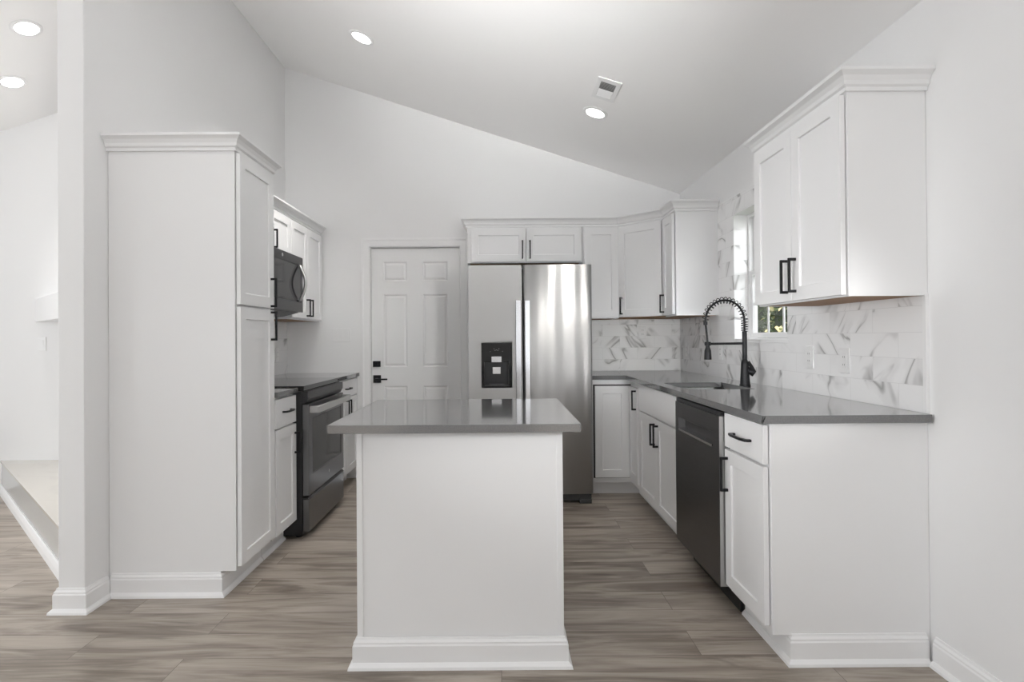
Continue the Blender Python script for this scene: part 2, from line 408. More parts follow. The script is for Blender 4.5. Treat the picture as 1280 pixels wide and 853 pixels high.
slab = m.build('door_slab', M_DOOR, dr)
m = MB(); m.box(-1.121 - cx, -1.054 - cx, -.012, 0, .977, 1.029); m.box(-1.10 - cx, -1.075 - cx, -.02, -.012, .99, 1.016)
m.build('deadbolt', M_BLACK, dr, .002)
m = MB(); m.box(-1.119 - cx, -1.051 - cx, -.010, 0, .836, .904); m.box(-1.095 - cx, -1.075 - cx, -.05, -.010, .862, .878); m.box(-1.095 - cx, -.985 - cx, -.06, -.048, .863, .877)
m.build('lever_handle', M_BLACK, dr, .002)
CASE = [(0, 0), (0, .010), (.006, .014), (.05, .016), (.058, .020), (.072, .020), (.074, .016), (.074, 0)]
m = MB(); m.sweep([(DX1 + .004, 0.0), (DX1 + .004, DZ + .004), (DX0 - .004, DZ + .004), (DX0 - .004, 0.0)], CASE, lambda a, b, h: (a, YB - .0005 - h, b))
struct(m.build('trim_1', M_TRIM), 'white casing around the six-panel door')
m = MB(); m.box(DX0 - .02, DX1 + .02, YB + .075, YB + .085, 0, DZ + .02); struct(m.build('trim_2', M_DOOR))

# ------------------------------------------------------------------ window over the sink
wn = empty('window_1', (XR + .115, (WY0 + WY1) / 2, WZ0)); struct(wn, 'white double-hung window over the sink')
wy, wz, wx = (WY0 + WY1) / 2, WZ0, XR + .115
def wbox(mb, x0, x1, y0, y1, z0, z1): return mb.box(x0 - wx, x1 - wx, y0 - wy, y1 - wy, z0 - wz, z1 - wz)
fx0, fx1 = XR + .085, XR + .139
m = MB(); m.cells([WY0 + .001, WY0 + .03, WY1 - .03, WY1 - .001], [WZ0 + .002, WZ0 + .028, WZ1 - .03, WZ1 - .002], lambda i, j: not (i == 1 and j == 1), fx0, fx1, lambda u, v, t: (t - wx, u - wy, v - wz))
m.build('window_frame', M_PLASTIC, wn, .003)
def sash(name, z0, z1, x0, x1):
    b = MB(); y0, y1 = WY0 + .031, WY1 - .031; w = .034
    b.cells([y0, y0 + w, y1 - w, y1], [z0, z0 + w, z1 - w, z1], lambda i, j: not (i == 1 and j == 1), x0, x1, lambda u, v, t: (t - wx, u - wy, v - wz))
    o = b.build(name, M_PLASTIC, wn, .003)
    g = MB(); wbox(g, (x0 + x1) / 2 - .002, (x0 + x1) / 2 + .002, y0 + w, y1 - w, z0 + w, z1 - w); g.build('glass_pane', M_GLASS, o)
    k = MB()
    for t in (1, 2):
        yy = y0 + w + (y1 - y0 - 2 * w) * t / 3; wbox(k, x0 + .008, x1 - .008, yy - .009, yy + .009, z0 + w, z1 - w)
    zz = (z0 + z1) / 2; wbox(k, x0 + .009, x1 - .009, y0 + w, y1 - w, zz - .009, zz + .009)
    k.build('muntin', M_PLASTIC, o)
zm = 1.645
sash('lower_sash', WZ0 + .029, zm + .02, fx0 + .004, fx0 + .026)
sash('upper_sash', zm - .02, WZ1 - .031, fx0 + .029, fx0 + .05)
m = MB(); m.box(XR - .006, fx0 - .001, WY0 + .001, WY1 - .001, WZ0 + .0005, WZ0 + .022)
struct(m.build('trim_3', M_TRIM, bevel=.002), 'white sill of the sink window')

# ------------------------------------------------------------------ tile backsplashes
TT = .009
ys = [2.085, 2.786, WY0, WY1, 4.03, YB - TT - .0005]; zs = [CT + .0005, WZ0, 1.379, WZ1, 2.17]
def keep(i, j):
    if i == 2 and j in (1, 2): return False
    if j <= 1: return True
    return 1 <= i <= 3
bs = empty('tile_backsplash', (XR - .001, 3.4, CT))
m = MB(); m.cells(ys, zs, keep, XR - .0005 - TT, XR - .0005, lambda u, v, t: (t, u, v))
o = m.build('tile_field', M_TILE, bs); o.matrix_parent_inverse = Matrix.Translation((-XR + .001, -3.4, -CT))
m = MB()
m.prism([(WY1 - .0005, WZ0 + .023), (WY1 - .0005, WZ1 - .0005), (WY0 + .0005, WZ1 - .0005), (WY0 + .0005, WZ0 + .023), (WY0 + .0085, WZ0 + .023), (WY0 + .0085, WZ1 - .0085), (WY1 - .0085, WZ1 - .0085), (WY1 - .0085, WZ0 + .023)],
        XR - TT, fx0 - .001, lambda a, b, t: (t, a, b))
o = m.build('window_return', M_TILE, bs); o.matrix_parent_inverse = Matrix.Translation((-XR + .001, -3.4, -CT))
m = MB(); m.box(XR - .014, XR - .0005, 2.068, 2.084, CT + .001, 1.378)
o = m.build('edge_strip', M_TRIM, bs); o.matrix_parent_inverse = Matrix.Translation((-XR + .001, -3.4, -CT))
tag(bs, 'white grey-veined tile backsplash on the right wall around the sink window', 'backsplash')
m = MB(); m.box(.70, XR - TT - .001, YB - TT, YB - .0005, CT + .0005, 1.379)
tag(m.build('tile_backsplash', M_TILE), 'grey-veined tile backsplash on the back wall right of the fridge', 'backsplash')
m = MB(); m.box(XL + .0005, XL + TT, 3.09, YB - .001, CT + .0005, 1.379)
tag(m.build('tile_backsplash', M_TILE), 'narrow strip of tile backsplash on the left wall behind the range', 'backsplash')

# ------------------------------------------------------------------ cabinets
TH = .02
def shaker(mb, x0, x1, z0, z1, y=0, rail=.058):
    r = min(rail, (x1 - x0) * .26, (z1 - z0) * .3)
    return mb.pocket(x0, x1, z0, z1, x0 + r, x1 - r, z0 + r, z1 - r, y - TH, y, y - TH + .008, .0015)
def pull(parent, x, z, L, vert=True, y=-TH, arch=False):
    b = .010; o = .034
    if arch:
        P = [(0, 0), (0, .016), (.006, o - .006), (L * .25, o), (L * .75, o), (L - .006, o - .006), (L, .016), (L, 0), (L - .016, 0), (L - .016, .012), (L * .72, o - .011), (L * .28, o - .011), (.016, .012), (.016, 0)]
    else:
        P = [(0, 0), (0, o), (L, o), (L, 0), (L - .012, 0), (L - .012, o - b), (.012, o - b), (.012, 0)]
    m = MB()
    if vert: m.prism(P, -b / 2, b / 2, lambda a, h, t: (x + t, y - h, z - L / 2 + a))
    else: m.prism(P, -b / 2, b / 2, lambda a, h, t: (x - L / 2 + a, y - h, z + t))
    return m.build('handle', M_BLACK, parent, .0015)
def front(root, kind, x0, x1, z0, z1, handle=None, y=0):
    y -= .005                                             # bumper gap behind every door and drawer
    m = MB()
    if kind == 'drawer': m.box(x0, x1, y - TH, y, z0, z1)
    else: shaker(m, x0, x1, z0, z1, y)
    o = m.build(kind, M_CAB, root, .0012)
    if handle: pull(o, handle[1], handle[2], handle[3], handle[0] == 'v', y - TH, len(handle) > 4)
    return o
def base_cab(label, x, y, th, w, d, top, fronts, name='base_cabinet', cat='cabinet', group='white base cabinets', hollow=False):
    r = empty(name, (x, y, 0), th)
    m = MB()
    if hollow:                                             # open carcass for the sink
        m.cells([-w / 2, -w / 2 + .012, w / 2 - .012, w / 2], [0, .014, d - .012, d], lambda i, j: not (i == 1 and j == 1), .105, top, lambda u, v, t: (u, v, t))
        m.box(-w / 2, w / 2, .075, .09, 0, .104); m.box(-w / 2 + .0125, w / 2 - .0125, .0145, d - .0125, .106, .118)
    else:  m.prism([(0, .105), (0, top), (d, top), (d, 0), (.075, 0), (.075, .105)], -w / 2, w / 2, lambda a, b, t: (t, a, b))
    m.build('body', M_CAB, r, .001)
    for f_ in fronts: front(r, *f_)
    return tag(r, label, cat, group)
def wall_cab(label, x, y, th, w, d, z0, z1, fronts, group='white wall cabinets'):
    r = empty('wall_cabinet', (x, y, z0), th); h = z1 - z0
    m = MB(); m.pocket(-w / 2, w / 2, 0, d, -w / 2 + .018, w / 2 - .018, .02, d - .002, 0, h, .012)
    m.v = [(a, c, b) for a, b, c in m.v]
    m.build('body', M_CAB, r, .001)
    m = MB(); m.box(-w / 2 + .0185, w / 2 - .0185, .0205, d - .0025, .0005, .0115); m.build('underside_panel', M_WOOD, r)
    for f_ in fronts: front(r, *f_)
    return tag(r, label, 'cabinet', group)
CROWN = [(0, 0), (.012, 0), (.012, .014), (.017, .017), (.021, .020), (.024, .034), (.033, .050), (.044, .058), (.047, .060), (.050, .062), (.050, .074), (0, .074)]
LT, RT = PI / 2, -PI / 2
ZU0, ZU1 = 1.38, 2.14
G = .0015

# left run: pantry
FXL = -1.27                                                # face-frame plane of the left base run
pw = 3.08 - 2.665
p = empty('pantry_cabinet', (FXL, (2.665 + 3.08) / 2, 0), LT)
m = MB(); m.prism([(0, .115), (0, ZU1), (.608, ZU1), (.608, 0), (.075, 0), (.075, .115)], -pw / 2, pw / 2, lambda a, b, t: (t, a, b)); m.build('body', M_CAB, p, .0012)
front(p, 'door', -pw / 2 + .006, pw / 2 - .012, 1.397, 2.128, ('v', pw / 2 - .055, 1.482, .16))
front(p, 'door', -pw / 2 + .006, pw / 2 - .012, .135, 1.385, ('v', pw / 2 - .055, 1.30, .16))
def to_local(o, root): o.parent = root; bpy.context.view_layer.update(); o.matrix_parent_inverse = root.matrix_world.inverted(); return o
m = MB(); m.sweep([(XL + .001, 2.664), (FXL, 2.664), (FXL, 3.08), (-1.50, 3.08)], [(o_, h_ + ZU1 - .004) for o_, h_ in CROWN]); to_local(m.build('crown_molding', M_CAB), p)
m = MB(); m.sweep([(XL + .016, 2.6645), (FXL - .075, 2.6645), (FXL - .075, 3.078)], BASE); to_local(m.build('base_trim', M_TRIM), p)
tag(p, 'tall white two-door pantry cabinet with crown at the left wall', 'pantry')

# left run: base cabinets
BT = CT - .031
def lrun(y0, y1): return (y0 + y1) / 2, y1 - y0
yc, w = lrun(3.082, 3.400); h = w / 2
nb = base_cab('narrow white base cabinet with one drawer between pantry and range', FXL, yc, LT, w, .608, BT,
         [('drawer', -h + .006, h - .008, .725, BT - .012, ('h', 0, .81, .13, 1)), ('door', -h + .006, h - .008, .125, .713, ('v', h - .035, .60, .13))])
m = MB(); m.sweep([(FXL - .0745, 3.083), (FXL - .0745, 3.399)], BASE); to_local(m.build('base_trim', M_TRIM), nb)
yc, w = lrun(4.180, 4.860); h = w / 2
base_cab('white base cabinet with a drawer and two doors between range and door', FXL, yc, LT, w, .608, BT,
         [('drawer', -h + .006, h - .006, .755, BT - .012, ('h', 0.02, .82, .14, 1)), ('door', -h + .006, -.002, .125, .743, ('v', -.035, .655, .15)), ('door', .002, h - .006, .125, .743, ('v', .035, .655, .15))])
# left worktops
m = MB(); m.box(XL + .010, FXL + .035, 3.083, 3.401, CT - .03, CT); tag(m.build('countertop', M_QUARTZ, bevel=.002), 'short grey quartz worktop between pantry and range', 'countertop', 'grey quartz worktops')
m = MB(); m.box(XL + .010, FXL + .035, 4.178, YB - .001, CT - .03, CT); tag(m.build('countertop', M_QUARTZ, bevel=.002), 'grey quartz worktop between the range and the back wall', 'countertop', 'grey quartz worktops')

# left run: wall cabinets
FXU = -1.575; du = FXU - XL - .001
yc, w = lrun(3.082, 3.398); h = w / 2
wall_cab('white wall cabinet tucked between pantry and microwave', FXU, yc, LT, w, du, ZU0, ZU1, [('door', -h + .004, h - .004, .012, ZU1 - ZU0 - .012, ('v', h - .035, .10, .14))])
yc, w = lrun(3.400, 4.143); h = w / 2; z0 = 1.838
wall_cab('short white two-door wall cabinet above the microwave', FXU, yc, LT, w, du, z0, ZU1,
         [('door', -h + .004, -G, .008, ZU1 - z0 - .012, ('v', -.035, .085, .13)), ('door', G, h - .004, .008, ZU1 - z0 - .012, ('v', .035, .085, .13))])
yc, w = lrun(4.145, 4.860); h = w / 2
wall_cab('white two-door wall cabinet right of the microwave', FXU, yc, LT, w, du, ZU0, ZU1,
         [('door', -h + .004, -G, .012, ZU1 - ZU0 - .012, ('v', -.035, .10, .14)), ('door', G, h - .004, .012, ZU1 - ZU0 - .012, ('v', .035, .10, .14))])
m = MB(); m.sweep([(FXU, 3.081), (FXU, 4.862), (XL + .001, 4.862)], [(o_, h_ + ZU1 + .0005) for o_, h_ in CROWN])
tag(m.build('crown_molding', M_CAB), 'white crown molding along the top of the left wall cabinets', 'molding')

# back run: wall cabinets
FYU = 4.575; db = YB - FYU - .001
def brun(x0, x1): return (x0 + x1) / 2, x1 - x0
xc, w = brun(-.255, .692); h = w / 2; z0 = 1.845
wall_cab('wide short two-door white cabinet over the fridge', xc, FYU, 0, w, db, z0, ZU1,
         [('door', -h + .030, -.006 + .012, .008, ZU1 - z0 - .012, ('v', -.022, .105, .15)), ('door', .012, h - .012, .008, ZU1 - z0 - .012, ('v', .040, .105, .15))])
xc, w = brun(.694, .990); h = w / 2
wall_cab('narrow tall white wall cabinet right of the fridge', xc, FYU, 0, w, db, ZU0, ZU1, [('door', -h + .010, h - .004, .010, ZU1 - ZU0 - .012)])
# diagonal corner wall cabinet
FXR = 1.29; A = Vector((.992, FYU)); B = Vector((FXR, 4.288)); mid = (A + B) / 2; ang = math.atan2(B.y - A.y, B.x - A.x); wd = (B - A).length
c = empty('corner_wall_cabinet', (mid.x, mid.y, ZU0), ang)
inv = lambda x, y: (Matrix.Rotation(-ang, 2) @ (Vector((x, y)) - mid))
pl = [inv(.992, FYU), inv(FXR, 4.288), inv(XR - .001, 4.288), inv(XR - .001, YB - .001), inv(.992, YB - .001)]
m = MB(); m.prism([tuple(q) for q in pl], .008, ZU1 - ZU0, lambda a, b, t: (a, b, t)); m.build('body', M_CAB, c)
pin = [inv(1.002, FYU + .02), inv(FXR + .02, 4.30), inv(XR - .02, 4.30), inv(XR - .02, YB - .02), inv(1.002, YB - .02)]
m = MB(); m.prism([tuple(q) for q in pin], .002, .0075, lambda a, b, t: (a, b, t)); m.build('underside_panel', M_WOOD, c)
front(c, 'door', -wd / 2 + .012, wd / 2 - .022, .010, ZU1 - ZU0 - .012, ('v', -wd / 2 + .045, .10, .14))
tag(c, 'white diagonal corner wall cabinet with one door', 'cabinet', 'white wall cabinets')
# small wall cabinet left of the window
y0, y1 = 4.03, 4.286; w = y1 - y0; h = w / 2; dr_ = XR - FXR - .001
wall_cab('narrow white wall cabinet between the corner and the sink window', FXR, (y0 + y1) / 2, RT, w, dr_, ZU0, ZU1, [('door', -h + .012, h - .010, .010, ZU1 - ZU0 - .012, ('v', -h + .04, .10, .14))])
m = MB(); m.sweep([(-.256, YB - .001), (-.256, FYU), (A.x, A.y), (B.x, B.y), (FXR, 4.029), (XR - .012, 4.029)], [(o_, h_ + ZU1 + .0005) for o_, h_ in CROWN])
tag(m.build('crown_molding', M_CAB), 'white crown molding turning the corner above the fridge cabinets', 'molding')
# near wall cabinet on the right
FXN = 1.31; y0, y1 = 2.073, 2.785; w = y1 - y0; h = w / 2
wc = wall_cab('large white two-door wall cabinet nearest the camera on the right wall', FXN, (y0 + y1) / 2, RT, w, XR - FXN - .001, 1.372, ZU1,
         [('door', -h + .006, -G, .006, ZU1 - 1.372 - .010, ('v', -.034, .115, .15)), ('door', G, h - .006, .006, ZU1 - 1.372 - .010, ('v', .034, .115, .15))])
m = MB(); m.sweep([(XR - .012, 2.7855), (FXN, 2.7855), (FXN, 2.0725), (XR - .001, 2.0725)], [(o_, h_ + ZU1 - .002) for o_, h_ in CROWN]); to_local(m.build('crown_molding', M_CAB), wc)

# right run: base cabinets
FX = 1.015; dd = XR - FX - .011
y0, y1 = 2.08, 2.448; w = y1 - y0; h = w / 2
ec = base_cab('white end base cabinet with one drawer and one door beside the dishwasher', FX, (y0 + y1) / 2, RT, w, dd + .010, BT,
         [('drawer', -h + .004, h - .010, .742, BT - .010, ('h', -.0, .812, .165, 1)), ('door', -h + .004, h - .010, .135, .730, ('v', -h + .035, .625, .15))])
m = MB(); m.sweep([(FX + .0745, 2.447), (FX + .0745, 2.0795), (XR - .018, 2.0795)], BASE); to_local(m.build('base_trim', M_TRIM), ec)
y0, y1 = 3.065, 3.973; w = y1 - y0; h = w / 2
sc_ = base_cab('white two-door sink base cabinet under the sink', FX, (y0 + y1) / 2, RT, w, dd, BT,
         [('drawer', -h + .030, h - .004, .712, BT - .010), ('door', -h + .030, .010 - G, .120, .700, ('v', -.028, .60, .14)), ('door', .010 + G, h - .004, .120, .700, ('v', .045, .60, .14))], hollow=True)
# corner base cabinet with folding doors
FYB = 4.283
cb = empty('corner_base_cabinet', (FX, FYB, 0))
pl = [(.70, FYB), (FX, FYB), (FX, 3.975), (XR - .011, 3.975), (XR - .011, YB - .011), (.70, YB - .011)]
pt = [(.70, FYB + .075), (FX + .075, FYB + .075), (FX + .075, 3.975), (XR - .011, 3.975), (XR - .011, YB - .011), (.70, YB - .011)]
loc = lambda a, b, t: (a - FX, b - FYB, t)
m = MB(); m.prism(pl, .105, BT, loc); m.build('body', M_CAB, cb, .001)
m = MB(); m.prism(pt, 0, .104, loc); m.build('toe_kick', M_CAB, cb)
m = MB(); m.prism([(.722 - FX, .140), (-.0005, .140), (-.0005, .860), (.722 - FX, .860)], -.001, .0, lambda a, b, t: (a, t - .0005, b)); m.build('gap_shade_sheet', M_GAPSHADE, cb)  # dark sheet added to paint the gap shade around the door
front(cb, 'door', .732 - FX, -.022, .148, .850, None, -.002)
m = MB(); shaker(m, 0, .262, .148, .850, 0)
m.v = [(y_, -x_ - .0, z_) for x_, y_, z_ in m.v]; fd = m.build('door', M_CAB, cb, .0012)
m = MB(); L_ = .145; P_ = [(0, 0), (0, .034), (L_, .034), (L_, 0), (L_ - .012, 0), (L_ - .012, .024), (.012, .024), (.012, 0)]
m.prism(P_, -.005, .005, lambda a, hh, t: (-TH - hh, -.235 + t, .690 + a)); m.build('handle', M_BLACK, fd, .0015)
tag(cb, 'white corner base cabinet with a folding door beside the fridge', 'cabinet', 'white base cabinets')

# L-shaped worktop with the sink cut-out
SX0, SX1, SY0, SY1 = 1.045, 1.425, 3.088, 3.56
ux = [.70, FX - .045, SX0, SX1, XR - .0105]; uy = [2.045, SY0, SY1, FYB - .03, YB - .0105]
def rnd(bm):
    def pick(x, y): return [e for e in bm.edges if abs(e.verts[0].co.x - e.verts[1].co.x) < 1e-5 and abs(e.verts[0].co.y - e.verts[1].co.y) < 1e-5 and abs(e.verts[0].co.x - x) < 1e-4 and abs(e.verts[0].co.y - y) < 1e-4]
    es = [e for x in (SX0, SX1) for y in (SY0, SY1) for e in pick(x, y)]
    bmesh.ops.bevel(bm, geom=es, offset=.045, segments=6, affect='EDGES', profile=.5)
    bmesh.ops.bevel(bm, geom=pick(FX - .045, 2.045), offset=.012, segments=4, affect='EDGES', profile=.5)
m = MB(); m.cells(ux, uy, lambda i, j: not (i == 2 and j == 1) and not (i == 0 and j < 3), CT - .03, CT, lambda u, v, t: (u, v, t))
tag(m.build('countertop', M_QUARTZ, post=rnd, bevel=.0015), 'long L-shaped grey quartz worktop with the sink and faucet', 'countertop', 'grey quartz worktops')
# sink
sk = empty('sink', ((SX0 + SX1) / 2, (SY0 + SY1) / 2, .72))
hx, hy = (SX1 - SX0) / 2, (SY1 - SY0) / 2
def rrect(hx, hy, r, n=6):
    out = []
    for cx_, cy_, a0 in ((hx - r, hy - r, 0), (-hx + r, hy - r, PI / 2), (-hx + r, -hy + r, PI), (hx - r, -hy + r, 3 * PI / 2)):
        for k in range(n + 1): a = a0 + PI / 2 * k / n; out.append((cx_ + r * math.cos(a), cy_ + r * math.sin(a)))
    return out
rings = [(rrect(hx + .007, hy + .007, .05), .1785), (rrect(hx - .002, hy - .002, .045), .1785), (rrect(hx - .004, hy - .004, .045), .03), (rrect(hx - .03, hy - .03, .04), .004), (rrect(.03, .03, .0299), 0), ]
m = MB(); n = len(rings[0][0]); vs_ = [(x, y, z) for r_, z in rings for x, y in r_]
fs = [(i * n + q, i * n + (q + 1) % n, (i + 1) * n + (q + 1) % n, (i + 1) * n + q) for i in range(len(rings) - 1) for q in range(n)] + [tuple(range((len(rings) - 1) * n, len(rings) * n))]
m.add(vs_, fs); bo = m.build('basin', M_SINK, sk, smooth=True)
sm = bo.modifiers.new('shell', 'SOLIDIFY'); sm.thickness = .0015; sm.offset = -1
m = MB(); m.lathe([(0, .003), (.022, .003), (.036, .006), (.042, .003), (.042, .0)], 24); m.build('drain', M_CHROME, sk, smooth=True)
tag(sk, 'stainless undermount sink basin set into the long worktop', 'sink')

# faucet
fxp, fyp = 1.455, 3.285
fa = empty('kitchen_faucet', (fxp, fyp, CT))
m = MB(); m.lathe([(0, 0), (.031, 0), (.031, .006), (.028, .012), (.0245, .07), (.021, .135), (.0165, .150), (.0135, .156), (.0135, .325), (0, .325)], 28); m.build('base_column', M_BLACK, fa, smooth=False)
m = MB(); m.tube([(.012, -.002, .10), (.034, -.012, .082), (.048, -.018, .072)], [.017, .019, .019], 16); hb = m.build('valve_body', M_BLACK, fa, smooth=False)
m = MB(); m.tube([(.046, -.018, .083), (.033, -.016, .112), (.015, -.012, .146)], [.012, .011, .008], 10); m.build('lever', M_BLACK, hb)
arc = []
R = .1155; cxx = -R
zc = .385
for k in range(6): arc.append((0, 0, .325 + (zc - .325) * k / 6))
for k in range(25): a = PI * k / 24; arc.append((cxx + R * math.cos(a), 0, zc + R * math.sin(a) * 1.08))
arcL = list(arc)
for k in range(1, 7): arc.append((-2 * R + .002 * k, 0, zc - .135 * k / 6))
m = MB(); m.tube(arc, .0062, 10); m.build('hose', M_BLACK, fa, smooth=True)
# spring coil round the hose
COIL = .0185; pts = []; N_ = 22; tot = len(arcL) - 1
for q in range(N_ * 10 + 1):
    s_ = q / (N_ * 10) * tot; i = min(int(s_), tot - 1); t_ = s_ - i
    a_, b_ = Vector(arcL[i]), Vector(arcL[i + 1]); pp = a_.lerp(b_, t_); d = (b_ - a_).normalized(); nn = Vector((d.z, 0, -d.x)); ph = 2 * PI * q / 10
    pts.append(pp + nn * COIL * math.cos(ph) + Vector((0, 1, 0)) * COIL * math.sin(ph))
m = MB(); m.tube(pts, .0024, 6); m.build('spring', M_BLACK, fa, smooth=True)
m = MB(); m.lathe([(0, 0), (.011, 0), (.012, .004), (.012, .022), (.0, .022)], 18, (-2 * R, 0, zc - .022)); m.build('collar', M_BLACK, fa)
m = MB(); m.tube([(0, 0, .252), (-2 * R + .018, 0, .252)], .0072, 12); ar = m.build('support_arm', M_BLACK, fa)
m = MB(); m.lathe([(.012, 0), (.0175, 0), (.0175, .022), (.012, .022), (.012, 0)], 20, (-2 * R + .012, 0, .241)); m.build('docking_ring', M_BLACK, ar)
m = MB(); m.lathe([(0, 0), (.021, 0), (.0215, .004), (.0185, .055), (.0115, .075), (.0105, .10), (0, .10)], 24, (-2 * R + .012, 0, .158)); m.build('spray_head', M_BLACK, fa)
tag(fa, 'matte black spring-neck faucet behind the sink', 'faucet')

# ------------------------------------------------------------------ dishwasher
dy0, dy1 = 2.452, 3.061; w = dy1 - dy0; h = w / 2
dw = empty('dishwasher', (FX, (dy0 + dy1) / 2, 0), RT)
m = MB(); m.box(-h, h, .0, dd - .05, .11, BT - .006); m.build('tub_body', M_BENAMEL, dw)
m = MB(); m.pocket(-h + .002, h - .002, .118, BT - .028, -h + .055, h - .075, .725, .790, -.046, -.002, -.012, .006); dpan = m.build('door_panel', M_DSTEEL, dw, .002)
m = MB(); m.prism([(-.013, .727), (-.048, .720), (-.048, .731), (-.013, .737)], -h + .062, h - .082, lambda a, b, t: (t, a, b)); m.build('pocket_handle', M_CHROME, dpan)
m = MB(); m.box(h - .0018, h - .0006, -.045, -.003, .119, BT - .029); m.build('edge_strip', M_STEEL, dpan)
m = MB(); m.box(-h + .002, h - .002, -.040, -.001, BT - .026, BT - .008); m.build('control_strip', M_BENAMEL, dw)
m = MB(); m.box(-h + .01, h - .01, .045, .06, .003, .109); m.build('kick_plate', M_BENAMEL, dw)
tag(dw, 'dark stainless dishwasher with a pocket handle under the long worktop', 'dishwasher')

# ------------------------------------------------------------------ range
ry0, ry1 = 3.407, 4.170; w = ry1 - ry0; h = w / 2
RXF = -1.215
rg = empty('range', (RXF, (ry0 + ry1) / 2, 0), LT)
m = MB(); m.box(-h, h, 0, .63, .02, .905); m.build('body', M_BENAMEL, rg)
for sx_ in (-1, 1):
    for yy in (.04, .58):
        m = MB(); m.lathe([(0, 0), (.018, 0), (.018, .02), (0, .02)], 14, (sx_ * (h - .05), yy, 0)); m.build('foot', M_BENAMEL, rg)
m = MB(); m.box(-h - .001, h + .001, -.012, .625, .9055, .938); m.build('cooktop', M_BGLASS, rg, .003)
m = MB(); m.box(-h, h, .560, .63, .9385, .968); m.build('rear_vent', M_BENAMEL, rg, .004)
m = MB(); m.prism([(0, .830), (0, .905), (-.036, .905), (-.036, .858), (-.020, .830)], -h + .002, h - .002, lambda a, b, t: (t, a, b)); m.build('control_panel', M_BENAMEL, rg)
m = MB(); m.pocket(-h + .004, h - .004, .262, .826, -h + .075, h - .060, .385, .735, -.040, -.001, -.034, .002); od = m.build('oven_door', M_RSTEEL, rg, .003)
m = MB(); m.box(-h + .079, h - .064, -.0365, -.0345, .389, .731); m.build('window', M_BGLASS, od)
m = MB(); L_ = w - .03; o_ = .062
m.prism([(0, 0), (0, o_ - .01), (.012, o_), (L_ - .012, o_), (L_, o_ - .01), (L_, 0), (L_ - .028, 0), (L_ - .028, o_ - .018), (.028, o_ - .018), (.028, 0)], -.021, .021, lambda a, hh, t: (-L_ / 2 + a, -.040 - hh, .792 + t)); m.build('handle', M_STEEL, od, .004)
m = MB(); m.lathe([(0, 0), (.011, 0), (.011, .0015), (0, .0015)], 20); bd = m.build('badge', M_CHROME, od, loc=(.02, -.0402, .325), rot=(PI / 2, 0, 0))
m = MB(); m.box(-h + .004, h - .004, -.040, -.001, .040, .238); m.build('drawer', M_RSTEEL, rg, .004)
m = MB(); m.prism([(-.041, .2385), (-.001, .2385), (-.001, .250), (-.030, .250)], -h + .004, h - .004, lambda a, b, t: (t, a, b)); m.build('drawer_lip', M_BENAMEL, rg)
tag(rg, 'stainless and black range with a glass cooktop in the left run', 'range')

# ------------------------------------------------------------------ over-the-range microwave
my0, my1 = 3.404, 4.141; w = my1 - my0; h = w / 2; MXF = -1.50
mw = empty('microwave', (MXF, (my0 + my1) / 2, 1.425), LT)
m = MB(); m.prism([(0, 0), (0, .408), (MXF - XL - .012, .408), (MXF - XL - .012, -.030), (.12, -.030)], -h, h, lambda a, b, t: (t, a, b)); m.build('body', M_BENAMEL, mw)
m = MB(); m.pocket(-h, h, .002, .408, -h + .04, h - .035, .075, .345, -.035, -.001, -.030, .002); md = m.build('door', M_MSTEEL, mw, .003)
m = MB(); m.box(-h + .043, h - .038, -.0325, -.0305, .078, .342); m.build('window', M_BGLASS, md)
m = MB(); hp = [(h - .085, -.034, .085), (h - .085, -.045, .088)] + [(h - .085, -.045 - .040 * math.sin(PI * k / 12), .09 + .245 * k / 12) for k in range(1, 12)] + [(h - .085, -.045, .337), (h - .085, -.034, .340)]
m.tube(hp, .0115, 12); m.build('handle', M_STEEL, md, smooth=True)
m = MB(); m.lathe([(0, 0), (.012, 0), (.012, .001), (0, .001)], 20); m.build('badge', M_CHROME, md, loc=(-.02, -.0352, .378), rot=(PI / 2, 0, 0))
m = MB(); m.box(-h + .05, h - .05, .14, MXF - XL - .05, -.036, -.0305); m.build('filter', M_STEEL, mw)
tag(mw, 'dark stainless microwave with a bowed handle mounted above the range', 'microwave')

# ------------------------------------------------------------------ fridge
FX0, FX1, FY, FH = -.226, .684, 4.075, 1.764; fxc = (FX0 + FX1) / 2
fr = empty('refrigerator', (fxc, FY, 0))
hw = (FX1 - FX0) / 2
m = MB(); m.box(-hw + .012, hw - .012, .075, YB - FY - .06, .03, FH - .02); m.build('body', mat('fridge_side', (.10, .10, .105), .5, .3), fr, .004)
sxm = .170 - fxc
# left door with the dispenser niche cut into it
dx0, dx1, dz0, dz1 = -.133 - fxc, .092 - fxc, .860, 1.190
m = MB(); m.pocket(-hw, sxm, .075, FH, dx0, dx1, dz0, dz1, 0, .07, .062); ld = m.build('door', M_STEEL, fr, .008, 3)
